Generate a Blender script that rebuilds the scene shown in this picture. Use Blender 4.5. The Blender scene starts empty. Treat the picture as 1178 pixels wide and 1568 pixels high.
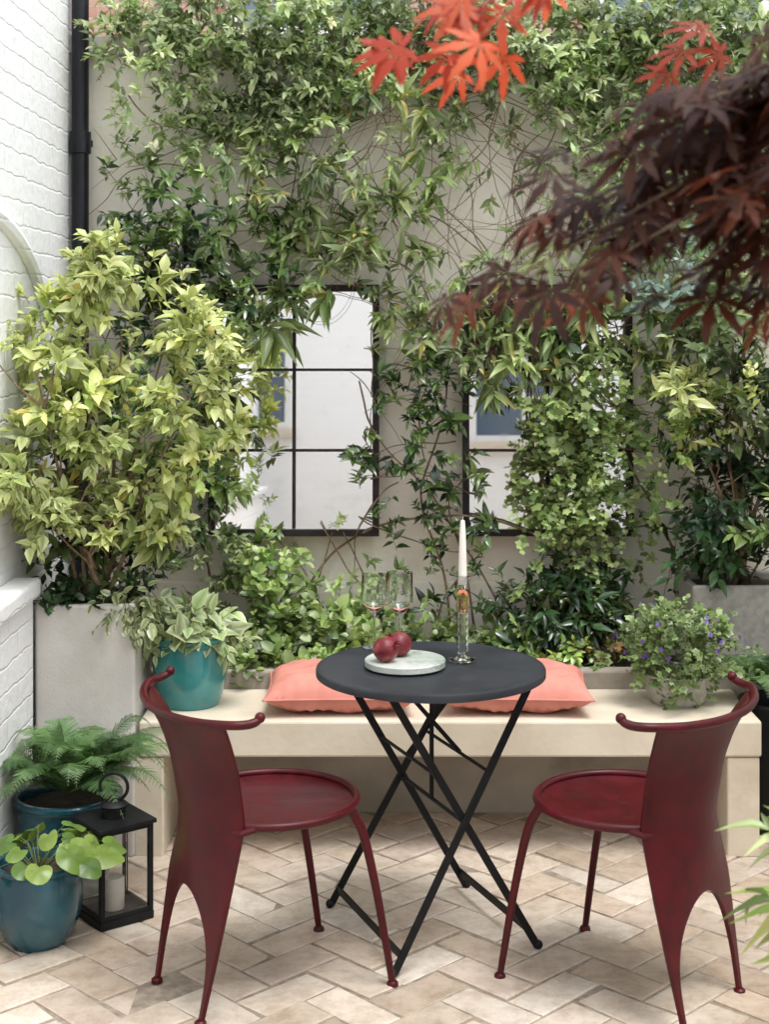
import bpy, bmesh, math, random
import numpy as np
from mathutils import Vector
rng=np.random.default_rng(7); random.seed(7)
D=bpy.data; S=bpy.context.scene
# ---------------------------------------------------------------- materials
def newmat(name):
    m=D.materials.new(name); m.use_nodes=True; nt=m.node_tree
    return m,nt,nt.nodes['Principled BSDF']
def N(nt,t,**k):
    n=nt.nodes.new(t)
    for a,b in k.items(): setattr(n,a,b)
    return n
def noisy(name,c1,c2,scale=8,rough=.6,bump=.1,bscale=60,metal=0,detail=6,c3=None,s3=2,coat=0,lo=.35,hi=.65,spec=.5):
    m,nt,b=newmat(name); L=nt.links
    tc=N(nt,'ShaderNodeTexCoord')
    no=N(nt,'ShaderNodeTexNoise'); no.inputs['Scale'].default_value=scale; no.inputs['Detail'].default_value=detail
    L.new(tc.outputs['Object'],no.inputs['Vector'])
    r=N(nt,'ShaderNodeValToRGB'); r.color_ramp.elements[0].position=lo; r.color_ramp.elements[1].position=hi
    r.color_ramp.elements[0].color=(*c1,1); r.color_ramp.elements[1].color=(*c2,1)
    L.new(no.outputs['Fac'],r.inputs['Fac']); out=r.outputs['Color']
    if c3 is not None:
        n3=N(nt,'ShaderNodeTexNoise'); n3.inputs['Scale'].default_value=s3; n3.inputs['Detail'].default_value=8; n3.inputs['Roughness'].default_value=.65
        L.new(tc.outputs['Object'],n3.inputs['Vector'])
        r3=N(nt,'ShaderNodeValToRGB'); r3.color_ramp.elements[0].position=.52; r3.color_ramp.elements[1].position=.72
        L.new(n3.outputs['Fac'],r3.inputs['Fac'])
        mx=N(nt,'ShaderNodeMixRGB'); mx.inputs['Color2'].default_value=(*c3,1)
        L.new(r3.outputs['Color'],mx.inputs['Fac']); L.new(out,mx.inputs['Color1']); out=mx.outputs['Color']
    L.new(out,b.inputs['Base Color'])
    b.inputs['Roughness'].default_value=rough; b.inputs['Metallic'].default_value=metal
    b.inputs['Coat Weight'].default_value=coat; b.inputs['Specular IOR Level'].default_value=spec
    if rough>.2:
        mr=N(nt,'ShaderNodeMapRange'); mr.inputs['To Min'].default_value=rough-.1; mr.inputs['To Max'].default_value=min(1,rough+.12)
        L.new(no.outputs['Fac'],mr.inputs['Value']); L.new(mr.outputs[0],b.inputs['Roughness'])
    if bump:
        nb=N(nt,'ShaderNodeTexNoise'); nb.inputs['Scale'].default_value=bscale; nb.inputs['Detail'].default_value=8
        L.new(tc.outputs['Object'],nb.inputs['Vector'])
        bp=N(nt,'ShaderNodeBump'); bp.inputs['Strength'].default_value=bump; bp.inputs['Distance'].default_value=.01
        L.new(nb.outputs['Fac'],bp.inputs['Height']); L.new(bp.outputs['Normal'],b.inputs['Normal'])
    return m
def brickmat(name,axis,c1,c2,mortar,bump=.6,stain=(.5,.48,.42),rough=.65):
    m,nt,b=newmat(name); L=nt.links
    tc=N(nt,'ShaderNodeTexCoord'); sp=N(nt,'ShaderNodeSeparateXYZ'); cb=N(nt,'ShaderNodeCombineXYZ')
    L.new(tc.outputs['Object'],sp.inputs[0]); L.new(sp.outputs[axis],cb.inputs[0]); L.new(sp.outputs['Z'],cb.inputs[1])
    wn=N(nt,'ShaderNodeTexNoise'); wn.inputs['Scale'].default_value=14; L.new(tc.outputs['Object'],wn.inputs['Vector'])
    ad=N(nt,'ShaderNodeMixRGB',blend_type='ADD'); ad.inputs['Fac'].default_value=.024
    L.new(cb.outputs[0],ad.inputs['Color1']); L.new(wn.outputs['Color'],ad.inputs['Color2'])
    br=N(nt,'ShaderNodeTexBrick'); br.inputs['Scale'].default_value=1; br.inputs['Brick Width'].default_value=.225
    br.inputs['Row Height'].default_value=.075; br.inputs['Mortar Size'].default_value=.006; br.inputs['Mortar Smooth'].default_value=1
    br.inputs['Color1'].default_value=(*c1,1); br.inputs['Color2'].default_value=(*c2,1); br.inputs['Mortar'].default_value=(*mortar,1)
    L.new(ad.outputs[0],br.inputs['Vector'])
    no=N(nt,'ShaderNodeTexNoise'); no.inputs['Scale'].default_value=3.5; no.inputs['Detail'].default_value=10; no.inputs['Roughness'].default_value=.7
    L.new(tc.outputs['Object'],no.inputs['Vector'])
    r=N(nt,'ShaderNodeValToRGB'); r.color_ramp.elements[0].position=.55; r.color_ramp.elements[1].position=.85
    L.new(no.outputs['Fac'],r.inputs['Fac'])
    mx=N(nt,'ShaderNodeMixRGB'); mx.inputs['Color2'].default_value=(*stain,1)
    L.new(r.outputs[0],mx.inputs['Fac']); L.new(br.outputs['Color'],mx.inputs['Color1']); L.new(mx.outputs[0],b.inputs['Base Color'])
    nb=N(nt,'ShaderNodeTexNoise'); nb.inputs['Scale'].default_value=30; nb.inputs['Detail'].default_value=7; L.new(tc.outputs['Object'],nb.inputs['Vector'])
    mm=N(nt,'ShaderNodeMath',operation='MULTIPLY'); mm.inputs[1].default_value=1.3; L.new(nb.outputs['Fac'],mm.inputs[0])
    sb=N(nt,'ShaderNodeMath',operation='SUBTRACT'); L.new(mm.outputs[0],sb.inputs[0]); L.new(br.outputs['Fac'],sb.inputs[1])
    bp=N(nt,'ShaderNodeBump'); bp.inputs['Strength'].default_value=bump; bp.inputs['Distance'].default_value=.007
    L.new(sb.outputs[0],bp.inputs['Height']); L.new(bp.outputs['Normal'],b.inputs['Normal'])
    b.inputs['Roughness'].default_value=rough
    return m
def leafmat(name,rough=.4,trans=.3,spec=.5,boost=(1.3,1.35,.7)):
    m,nt,b=newmat(name); L=nt.links
    at=N(nt,'ShaderNodeAttribute'); at.attribute_name='Col'
    L.new(at.outputs['Color'],b.inputs['Base Color']); b.inputs['Roughness'].default_value=rough
    b.inputs['Specular IOR Level'].default_value=spec
    tr=N(nt,'ShaderNodeBsdfTranslucent'); mu=N(nt,'ShaderNodeMixRGB',blend_type='MULTIPLY'); mu.inputs['Fac'].default_value=1
    mu.inputs['Color2'].default_value=(*boost,1); L.new(at.outputs['Color'],mu.inputs['Color1']); L.new(mu.outputs[0],tr.inputs['Color'])
    mx=N(nt,'ShaderNodeMixShader'); mx.inputs['Fac'].default_value=trans
    L.new(b.outputs[0],mx.inputs[1]); L.new(tr.outputs[0],mx.inputs[2])
    L.new(mx.outputs[0],nt.nodes['Material Output'].inputs['Surface'])
    return m
def glassmat(name,col=(1,1,1),rough=0,ior=1.5):
    m,nt,b=newmat(name); b.inputs['Base Color'].default_value=(*col,1); b.inputs['Transmission Weight'].default_value=1
    b.inputs['Roughness'].default_value=rough; b.inputs['IOR'].default_value=ior
    return m
M_leaf=leafmat('leaf',rough=.36,trans=.24); M_gloss=leafmat('leaf_glossy',rough=.22,trans=.10,spec=.8)
M_maple=leafmat('maple_leaf',rough=.5,trans=.35,spec=.3,boost=(1.6,1.0,.7))
M_bark=noisy('bark',(.13,.085,.05),(.30,.21,.13),40,.85,.4,120)
M_white=brickmat('white_painted_brick','Y',(.85,.85,.84),(.87,.87,.86),(.83,.83,.82),bump=.42,stain=(.66,.67,.60))
M_housew=brickmat('house_white_brick','X',(.88,.88,.87),(.90,.90,.89),(.87,.87,.86),bump=.15,stain=(.70,.70,.67))
M_redbrick=brickmat('red_brick','X',(.36,.18,.13),(.48,.28,.21),(.48,.44,.40))
M_render=noisy('wall_render',(.83,.78,.66),(.88,.84,.74),3,.85,.25,50,c3=(.72,.65,.50),s3=2.2)
M_coping=noisy('coping_stone',(.34,.32,.27),(.50,.48,.42),12,.9,.4,70,c3=(.22,.22,.16),s3=6)
M_bench=noisy('bench_plaster',(.62,.54,.42),(.71,.635,.51),5,.7,.12,40,c3=(.52,.44,.33),s3=3)
M_undershade=noisy('bench_back_plaster_shaded',(.30,.27,.22),(.42,.38,.32),4,.85,.2,40,c3=(.20,.18,.15),s3=3)  # grey-beige plaster, its colour darkened to deepen the shade under the bench
M_red=noisy('red_painted_steel',(.052,.0018,.0045),(.078,.0025,.006),22,.42,.07,34,coat=.04,c3=(.036,.004,.005),s3=5,spec=.28)
M_black=noisy('black_painted_steel',(.005,.005,.006),(.009,.010,.011),30,.5,.04,60,spec=.25)
M_tabtop=noisy('charcoal_table_paint',(.018,.020,.025),(.028,.031,.037),9,.45,.03,80,c3=(.036,.04,.046),s3=5,spec=.35)
M_pipe=noisy('black_pipe_paint',(.005,.006,.009),(.012,.013,.018),10,.4,.05,30,spec=.3)
M_teal=noisy('turquoise_glaze',(.02,.17,.18),(.06,.30,.30),7,.15,.05,20,c3=(.16,.22,.17),s3=9,coat=.4)
M_blue=noisy('blue_glaze',(.008,.055,.09),(.018,.10,.135),6,.2,.05,20,coat=.4)
M_planter=noisy('fibrestone',(.54,.51,.47),(.62,.59,.55),6,.85,.12,120,c3=(.47,.45,.40),s3=4)
M_planter2=noisy('concrete',(.32,.31,.27),(.44,.42,.38),40,.9,.2,120)
M_soil=noisy('soil',(.02,.014,.01),(.06,.045,.03),30,.95,.8,60)
M_coral=noisy('coral_fabric',(.58,.215,.17),(.65,.26,.205),12,.9,.2,400)
M_candle=noisy('wax',(.80,.76,.66),(.84,.80,.72),10,.45,0)
M_pom=noisy('pomegranate_skin',(.11,.010,.016),(.26,.035,.045),14,.42,.08,60,c3=(.40,.18,.12),s3=18,spec=.35)
M_glass=glassmat('clear_glass'); M_amber=glassmat('amber_glass',(.95,.62,.3))
M_marble=noisy('marble',(.36,.41,.36),(.58,.61,.56),7,.35,0,c3=(.12,.17,.13),s3=14)
M_frame=noisy('black_iron_frame',(.008,.008,.010),(.03,.02,.016),20,.55,.1,60,spec=.3)
M_wframe=noisy('white_window_paint',(.74,.74,.72),(.8,.8,.78),10,.5,0)
M_joint=noisy('joint_sand',(.22,.18,.14),(.38,.32,.255),30,.95,.3,200)
M_ground=noisy('ground_earth',(.16,.13,.10),(.26,.22,.17),5,.95,.3,30)
M_winglass,nt,b=newmat('window_glass'); b.inputs['Base Color'].default_value=(.10,.14,.19,1); b.inputs['Roughness'].default_value=.08
M_mirror,nt,b=newmat('mirror_glass'); b.inputs['Base Color'].default_value=(.95,.96,.96,1); b.inputs['Metallic'].default_value=1
no=N(nt,'ShaderNodeTexNoise'); no.inputs['Scale'].default_value=9; no.inputs['Detail'].default_value=8
tc=N(nt,'ShaderNodeTexCoord'); nt.links.new(tc.outputs['Object'],no.inputs['Vector'])
mr=N(nt,'ShaderNodeMapRange'); mr.inputs['From Min'].default_value=.5; mr.inputs['From Max'].default_value=.8; mr.inputs['To Min'].default_value=.008; mr.inputs['To Max'].default_value=.06
nt.links.new(no.outputs['Fac'],mr.inputs['Value']); nt.links.new(mr.outputs[0],b.inputs['Roughness'])
M_pave,nt,b=newmat('clay_paver'); L=nt.links
at=N(nt,'ShaderNodeAttribute'); at.attribute_name='Col'; tc=N(nt,'ShaderNodeTexCoord')
no=N(nt,'ShaderNodeTexNoise'); no.inputs['Scale'].default_value=13; no.inputs['Detail'].default_value=12; no.inputs['Roughness'].default_value=.78
L.new(tc.outputs['Object'],no.inputs['Vector'])
r=N(nt,'ShaderNodeValToRGB'); r.color_ramp.elements[0].position=.30; r.color_ramp.elements[0].color=(.62,.55,.48,1); r.color_ramp.elements[1].position=.56; r.color_ramp.elements[1].color=(1.03,1.02,1.0,1)
L.new(no.outputs['Fac'],r.inputs[0]); mu=N(nt,'ShaderNodeMixRGB',blend_type='MULTIPLY'); mu.inputs[0].default_value=1
L.new(at.outputs['Color'],mu.inputs[1]); L.new(r.outputs[0],mu.inputs[2])
n2=N(nt,'ShaderNodeTexNoise'); n2.inputs['Scale'].default_value=1.7; n2.inputs['Detail'].default_value=6; L.new(tc.outputs['Object'],n2.inputs['Vector'])
r2=N(nt,'ShaderNodeValToRGB'); r2.color_ramp.elements[0].position=.35; r2.color_ramp.elements[0].color=(.80,.76,.71,1); r2.color_ramp.elements[1].position=.6; r2.color_ramp.elements[1].color=(1,1,1,1)
L.new(n2.outputs['Fac'],r2.inputs[0]); mu2=N(nt,'ShaderNodeMixRGB',blend_type='MULTIPLY'); mu2.inputs[0].default_value=1
L.new(mu.outputs[0],mu2.inputs[1]); L.new(r2.outputs[0],mu2.inputs[2]); L.new(mu2.outputs[0],b.inputs['Base Color'])
b.inputs['Roughness'].default_value=.42
nb=N(nt,'ShaderNodeTexNoise'); nb.inputs['Scale'].default_value=26; nb.inputs['Detail'].default_value=12; L.new(tc.outputs['Object'],nb.inputs['Vector'])
bp=N(nt,'ShaderNodeBump'); bp.inputs['Strength'].default_value=.55; bp.inputs['Distance'].default_value=.007; L.new(nb.outputs[0],bp.inputs['Height']); L.new(bp.outputs[0],b.inputs['Normal'])

# ---------------------------------------------------------------- mesh helpers
def link(o): S.collection.objects.link(o); return o
def empty(name,loc=(0,0,0),rz=0):
    e=D.objects.new(name,None); e.location=loc; e.rotation_euler=(0,0,rz); e.empty_display_size=.1; return link(e)
def mesh(name,V,F,mat,parent=None,smooth=False,bevel=0,recalc=False,merge=False,segs=2):
    me=D.meshes.new(name); me.from_pydata([tuple(map(float,v)) for v in V],[],[tuple(f) for f in F])
    if recalc or merge:
        bm=bmesh.new(); bm.from_mesh(me)
        if merge: bmesh.ops.remove_doubles(bm,verts=bm.verts,dist=1e-5)
        bmesh.ops.recalc_face_normals(bm,faces=bm.faces); bm.to_mesh(me); bm.free()
    if smooth: me.polygons.foreach_set('use_smooth',[True]*len(me.polygons))
    me.materials.append(mat); o=link(D.objects.new(name,me))
    if bevel:
        md=o.modifiers.new('b','BEVEL'); md.width=bevel; md.segments=segs; md.limit_method='ANGLE'; md.angle_limit=.6
    if parent: o.parent=parent
    return o
def boxVF(x0,x1,y0,y1,z0,z1,taper=0):
    cx,cy=(x0+x1)/2,(y0+y1)/2; V=[]
    for z,t in((z0,1-taper),(z1,1)):
        for x,y in((x0,y0),(x1,y0),(x1,y1),(x0,y1)): V.append((cx+(x-cx)*t,cy+(y-cy)*t,z))
    F=[(0,3,2,1),(4,5,6,7),(0,1,5,4),(1,2,6,5),(2,3,7,6),(3,0,4,7)]
    return V,F
def box(name,x0,x1,y0,y1,z0,z1,mat,parent=None,bevel=.004,taper=0,segs=2):
    V,F=boxVF(x0,x1,y0,y1,z0,z1,taper); return mesh(name,V,F,mat,parent,bevel=bevel,segs=segs)
class MB:
    def __init__(s): s.V=[]; s.F=[]
    def add(s,V,F):
        o=len(s.V); s.V+=list(V); s.F+=[tuple(i+o for i in f) for f in F]
    def box(s,*a,**k): s.add(*boxVF(*a,**k))
    def tube(s,P,R,n=8,cap=True):
        P=[Vector([float(c) for c in p]) for p in P]; R=[R]*len(P) if isinstance(R,(int,float)) else [float(r) for r in R]
        u=None; V=[]
        for i,p in enumerate(P):
            t=(P[min(i+1,len(P)-1)]-P[max(i-1,0)]).normalized()
            if u is None:
                u=t.cross(Vector((0,0,1)))
                if u.length<.1: u=t.cross(Vector((1,0,0)))
            u=(u-t*u.dot(t)).normalized(); w=t.cross(u)
            for k in range(n):
                a=2*math.pi*k/n; V.append(p+R[i]*(math.cos(a)*u+math.sin(a)*w))
        F=[(i*n+k,i*n+(k+1)%n,(i+1)*n+(k+1)%n,(i+1)*n+k) for i in range(len(P)-1) for k in range(n)]
        if cap: F+=[tuple(reversed(range(n))),tuple(range((len(P)-1)*n,len(P)*n))]
        s.add(V,F)
    def lathe(s,prof,cx=0,cy=0,n=32):
        V=[(cx+r*math.cos(2*math.pi*k/n),cy+r*math.sin(2*math.pi*k/n),z) for r,z in prof for k in range(n)]
        m=len(prof); F=[(i*n+k,i*n+(k+1)%n,(i+1)*n+(k+1)%n,(i+1)*n+k) for i in range(m-1) for k in range(n)]
        if prof[0][0]>1e-5: F.append(tuple(reversed(range(n))))
        if prof[-1][0]>1e-5: F.append(tuple(range((m-1)*n,m*n)))
        s.add(V,F)
    def ball(s,c,r,n=12):
        pr=[(max(r*math.sin(math.pi*i/n),1e-6),c[2]-r*math.cos(math.pi*i/n)) for i in range(n+1)]
        s.lathe(pr,c[0],c[1],16)
    def obj(s,name,mat,parent=None,smooth=True,bevel=0,merge=True):
        o=mesh(name,s.V,s.F,mat,parent,smooth=smooth,bevel=bevel,recalc=True,merge=merge)
        if smooth:
            md=o.modifiers.new('es','EDGE_SPLIT'); md.split_angle=math.radians(38)
        return o
def smoothpath(P,n=24):
    P=np.array([list(p) for p in P],float); out=[]
    Q=np.vstack([2*P[0]-P[1],P,2*P[-1]-P[-2]])
    for i in range(1,len(Q)-2):
        for t in np.linspace(0,1,max(2,n//(len(P)-1)),endpoint=False):
            a,b_,c,d=Q[i-1],Q[i],Q[i+1],Q[i+2]
            out.append(.5*((2*b_)+(c-a)*t+(2*a-5*b_+4*c-d)*t*t+(3*b_-a-3*c+d)*t**3))
    out.append(P[-1]); return np.array(out)
# ---------------------------------------------------------------- foliage system
def nrm(a): return a/(np.linalg.norm(a,axis=-1,keepdims=True)+1e-9)
class T:
    def __init__(s,V,F,M=None):
        s.V=np.array(V,float); s.F=F; s.M=np.zeros(len(V)) if M is None else np.array(M,float)
        s.loops=np.array([i for f in F for i in f]); s.tot=np.array([len(f) for f in F])
def lance(peak=.5,tipw=.6,basew=.8,droop=.25,fold=.15):
    ts=[0,.2,peak,.5*(peak+1),1]; w=[0,basew*.5,.5,tipw*.5,0]
    V=[(t,0,-droop*t*t) for t in ts]
    for sg in(1,-1):
        for i in(1,2,3): V.append((ts[i],sg*w[i],-droop*ts[i]**2+fold*w[i]))
    F=[(0,1,5),(1,2,6,5),(2,3,7,6),(3,4,7),(0,8,1),(1,8,9,2),(2,9,10,3),(3,10,4)]
    return T(V,F,[0,0,0,0,.5]+[1]*6)
T_l=lance(.42,.62,.72); T_l2=lance(.38,.5,.8,droop=.4,fold=.25); T_o=lance(.42,.8,.95,droop=.18); T_x=lance(.45,.62,.7,droop=.3,fold=.2)
def heart(n=18):
    V=[(.42,0,.0)]
    for rr,z in((.5,.03),(1,-.05)):
        for k in range(n):
            a=2*math.pi*k/n
            r=.46+.14*max(0,math.cos(a))**5
            d=abs(math.atan2(math.sin(a-math.pi),math.cos(a-math.pi)))
            if d<.5: r*=.55+.9*d
            V.append((.42+rr*r*math.cos(a),rr*r*math.sin(a),z+.05*math.cos(3*a+1)*rr))
    F=[(0,1+k,1+(k+1)%n) for k in range(n)]+[(1+k,1+n+k,1+n+(k+1)%n,1+(k+1)%n) for k in range(n)]
    return T(V,F,[0]+[.3+.5*(k%3==0) for k in range(n)]+[1]*n)
T_h=heart()
def lobed():
    V=[(.35,0,.02)];n=10
    for k in range(n):
        a=2*math.pi*k/n; r=.5 if k%2==0 else .34
        if k==5: r=.25
        V.append((.4+r*math.cos(a),r*math.sin(a),-.06*(k%2==0)))
    return T(V,[(0,1+k,1+(k+1)%n) for k in range(n)],[0]+[1]*n)
T_i=lobed()
def maplet():
    V=[(0,0,0)];F=[]
    for i,(a,l) in enumerate(zip([-120,-78,-38,0,38,78,120],[.38,.68,.92,1,.92,.68,.38])):
        a=math.radians(a); c,s=math.cos(a),math.sin(a)
        o=len(V)
        for t,w in((.28,.06),(.52,.115),(.64,.07),(.76,.075),(1,0)):
            z=-.28*(l*t)**2; w*=.6+.4*l
            if w: V+= [(c*l*t-s*w,s*l*t+c*w,z+.02),(c*l*t+s*w,s*l*t-c*w,z+.02)]
            else: V.append((c*l*t,s*l*t,z))
        F+=[(0,o+1,o),(o,o+1,o+3,o+2),(o+2,o+3,o+5,o+4),(o+4,o+5,o+7,o+6),(o+6,o+7,o+8)]
    return T(V,F)
T_m=maplet()
def pinna():
    V=[];F=[]
    n=10
    for i in range(n):
        x=i/n; l=.24*(1-.75*x)
        for sg in(1,-1):
            o=len(V); V+=[(x,0,-.1*x*x),(x+.01,sg*l*.6,-.1*x*x-.01),(x+.07,sg*l,-.1*x*x-.03),(x+.065,sg*l*.1,-.1*x*x)]
            F.append((o,o+3,o+2,o+1) if sg>0 else (o,o+1,o+2,o+3))
    return T(V,F)
T_p=pinna()
class Fol:
    def __init__(s): s.P=[];s.L=[];s.T=[];s.C=[];s.n=0
    def raw(s,P,loops,tot,C):
        s.P.append(P);s.L.append(loops+s.n);s.T.append(tot);s.C.append(C);s.n+=len(P)
    def add(s,tm,pos,d,up,size,wid,cA,cB=None):
        n=len(pos); K=len(tm.V)
        if cB is None: cB=cA
        x=nrm(d); y=nrm(np.cross(up,x)); z=np.cross(x,y)
        sz=np.broadcast_to(size,(n,))[:,None,None]; wd=np.broadcast_to(wid,(n,))[:,None,None]
        P=pos[:,None]+sz*(tm.V[None,:,0,None]*x[:,None]+wd*tm.V[None,:,1,None]*y[:,None]+tm.V[None,:,2,None]*z[:,None])
        Mk=tm.M[None,:,None]; C=cA[:,None]*(1-Mk)+cB[:,None]*Mk
        lo=(tm.loops[None]+(np.arange(n)*K)[:,None]).ravel()
        s.raw(P.reshape(-1,3),lo,np.tile(tm.tot,n),C.reshape(-1,3))
    def stems(s,A,B,C_,r,col):
        n=len(A); u=nrm(np.cross(C_-A,np.array([.3,.2,1.]))); w=nrm(np.cross(C_-A,u)); r=np.broadcast_to(r,(n,))[:,None]
        P=np.zeros((n,9,3))
        for i,(q,f) in enumerate(((A,1),(B,.8),(C_,.4))):
            for k in range(3):
                a=2.094*k; P[:,i*3+k]=q+r*f*(math.cos(a)*u+math.sin(a)*w)
        F=np.array([[i*3+k,i*3+(k+1)%3,(i+1)*3+(k+1)%3,(i+1)*3+k] for i in(0,1) for k in range(3)]).ravel()
        lo=(F[None]+(np.arange(n)*9)[:,None]).ravel()
        c=np.broadcast_to(np.array(col),(n*9,3))
        s.raw(P.reshape(-1,3),lo,np.full(n*6,4),c)
    def obj(s,name,mat,parent=None):
        P=np.vstack(s.P); Lp=np.concatenate(s.L); Tt=np.concatenate(s.T); C=np.vstack(s.C)
        me=D.meshes.new(name); me.vertices.add(len(P)); me.vertices.foreach_set('co',P.ravel().astype(np.float32))
        me.loops.add(len(Lp)); me.loops.foreach_set('vertex_index',Lp.astype(np.int32))
        me.polygons.add(len(Tt)); st=np.concatenate([[0],np.cumsum(Tt)[:-1]])
        me.polygons.foreach_set('loop_start',st.astype(np.int32)); me.polygons.foreach_set('loop_total',Tt.astype(np.int32))
        me.polygons.foreach_set('use_smooth',np.ones(len(Tt),bool))
        a=me.color_attributes.new('Col','FLOAT_COLOR','POINT'); cc=np.ones((len(P),4),np.float32); cc[:,:3]=np.clip(C,0,.75); a.data.foreach_set('color',cc.ravel())
        me.update(calc_edges=True); me.validate(); me.materials.append(mat)
        o=link(D.objects.new(name,me))
        if parent: o.parent=parent
        return o
def rn(n,s=1): return rng.normal(size=(n,3))*s
def sprigs(f,base,d,L,n,size,pal,tm=T_l,wid=.36,droop=.2,up=(0,-.5,1),th0=1.25,th1=.5,young=None,edge=None,stem=(.16,.13,.06),sag=.25,sr=.0013,old=None,pold=0,clus=1.0):
    Nn=len(base); d=nrm(d); L=np.broadcast_to(L,(Nn,))[:,None]
    p=nrm(np.cross(d,rn(Nn))); q=np.cross(d,p); pal=np.array(pal,float)
    sc=pal[rng.integers(0,len(pal),Nn)]*np.exp(rng.normal(size=(Nn,1))*.32+.28*np.sin(base[:,:1]*8+base[:,2:]*6)+.20*np.sin(base[:,2:]*13-base[:,:1]*9))
    g=np.array([0,0,-1.])
    szs=np.exp(rng.normal(size=Nn)*.22)
    for j in range(n):
        t=((j+.6)/n)**clus; pos=base+d*L*t+g*droop*L*t*t
        az=j*2.4+rng.normal(size=(Nn,1))*.3; rad=np.cos(az)*p+np.sin(az)*q
        th=(th0*(1-t)+th1*t)+rng.normal(size=(Nn,1))*.2
        ld=np.cos(th)*d+np.sin(th)*rad+g*sag+rn(Nn,.12)
        c=sc*np.exp(rng.normal(size=(Nn,1))*.2)
        if young is not None:
            k=max(0,(t-.45)/.55)*rng.random((Nn,1)); c=c*(1-k)+np.array(young)*k
        if old is not None:
            mk=rng.random((Nn,1))<pold; c=np.where(mk,np.array(old)*np.exp(rng.normal(size=(Nn,1))*.2),c)
        cB=None
        if edge is not None:
            k=.5+.5*rng.random((Nn,1)); cB=c*(1-k)+np.array(edge)*k
        uu=np.array(up,float)+.35*d+rn(Nn,.35)
        keep=rng.random(Nn)>.07
        f.add(tm,pos[keep],ld[keep],uu[keep],(size*szs*(.6+.7*rng.random(Nn))*(1-.2*t))[keep],wid*(.8+.4*rng.random(keep.sum())),c[keep],None if cB is None else cB[keep])
    f.stems(base,base+d*L*.5+g*droop*L*.25,base+d*L+g*droop*L,sr,stem)
def blob(f,c,r,n,nl,size,pal,L=.09,upw=.5,shell=.35,**k):
    v=nrm(rn(n)); rr=(shell+(1-shell)*rng.random((n,1)))**.6
    lump=1+.16*np.sin(v[:,:1]*5+c[0]*9)+.16*np.sin(v[:,1:2]*6+2)+.14*np.sin(v[:,2:3]*7+c[2]*5)
    pos=np.array(c)+v*rr*np.array(r)*lump
    d=v*.8+np.array([0,0,upw])+rn(n,.35)
    sprigs(f,pos-nrm(d)*L*.5,d,L*(.7+.6*rng.random(n)),nl,size,pal,**k)
# ================================================================ SETTING
box('ground',-40,40,-40,60,-.3,-.012,M_ground,bevel=0)
box('patio_joint_sand',-1.5,2.6,-2.6,5.6,-.011,-.004,M_joint,bevel=0)
W=.116; nR=2
V=[];F=[];C=[]
ca,sa=math.cos(math.radians(45)),math.sin(math.radians(45))
for i in range(-60,90):
    for j in range(-60,90):
        df=(i-j)%(2*nR)
        if df==0: w,h=nR,1
        elif df==2*nR-1: w,h=1,nR
        else: continue
        cx,cy=(i+w/2)*W,(j+h/2)*W
        X=ca*cx-sa*cy+.03; Y=sa*cx+ca*cy
        if not(-1.35<X<2.1 and -2.3<Y<4.95): continue
        hw,hh=w*W/2-.0034,h*W/2-.0034; rot=math.radians(45)+random.gauss(0,.011); c_,s_=math.cos(rot),math.sin(rot)
        zo=random.gauss(0,.0018); tx,ty=random.gauss(0,.012),random.gauss(0,.012); o=len(V)
        jx=[random.gauss(0,.0026) for _ in range(8)]
        for lev,ins in((-.006,0),(-.0028,0),(0,.0048)):
            for q,(sx,sy) in enumerate(((-1,-1),(1,-1),(1,1),(-1,1))):
                x=sx*(hw-ins)+jx[q]; y=sy*(hh-ins)+jx[q+4]
                V.append((X+c_*x-s_*y,Y+s_*x+c_*y,lev+zo+x*tx+y*ty if lev>-.005 else lev))
        for l in(0,4):
            for q in range(4): F.append((o+l+q,o+l+(q+1)%4,o+l+4+(q+1)%4,o+l+4+q))
        F.append((o+8,o+9,o+10,o+11))
        base=np.array(random.choice([(.63,.55,.465),(.67,.59,.505),(.60,.505,.42),(.70,.63,.55),(.61,.52,.45),(.53,.445,.365),(.66,.60,.53)]))*random.uniform(.87,1.04)
        C+=[tuple(base)]*12
o=mesh('patio_paving',V,F,M_pave)
a=o.data.color_attributes.new('Col','FLOAT_COLOR','POINT'); a.data.foreach_set('color',np.hstack([np.array(C),np.ones((len(C),1))]).astype(np.float32).ravel())
gw=empty('garden_wall')
box('wall_body',-1.3,2.1,5.30,5.52,-.01,2.60,M_render,gw,bevel=0)
box('plinth',-1.16,2.0,5.272,5.298,-.01,.70,M_render,gw,bevel=.006)
for i in range(6): box('coping_%d'%(i+1),-1.3+i*.57,-1.3+i*.57+.565,5.25,5.57,2.603,2.67+.004*(i%2),M_coping,gw,bevel=.008)
lw=empty('white_brick_wall')
box('upper_wall',-1.5,-1.16,-2.2,5.298,-.01,3.6,M_white,lw,bevel=.01)
box('lower_wall',-1.159,-1.092,-2.19,4.452,-.01,.80,M_white,lw,bevel=.012)
box('ledge',-1.158,-1.070,-2.18,4.454,.802,.86,M_white,lw,bevel=.012,segs=3)
mb=MB(); arc=[]
for k in range(25):
    t=math.radians(195-170*k/24); arc.append((-1.155,3.98-.88*math.cos(t),1.55+.42*math.sin(t)))
mb.tube(arc,[.026]*25,8)
mb.obj('arch_hood',M_white,lw)
rw=empty('side_wall'); box('side_wall_body',2.0,2.2,-2.2,5.298,-.01,2.0,M_white,rw,bevel=.01)
mb=MB(); mb.tube([(-1.118,5.235,-.01),(-1.118,5.235,3.4)],.031,16)
for z in(.5,1.35,2.28,3.1): mb.lathe([(.031,z-.04),(.039,z-.038),(.039,z+.038),(.031,z+.04)],-1.118,5.235,16); mb.box(-1.157,-1.08,5.262,5.271,z-.012,z+.012)
mb.obj('drainpipe',M_pipe)
nb_=empty('brick_house')
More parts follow.
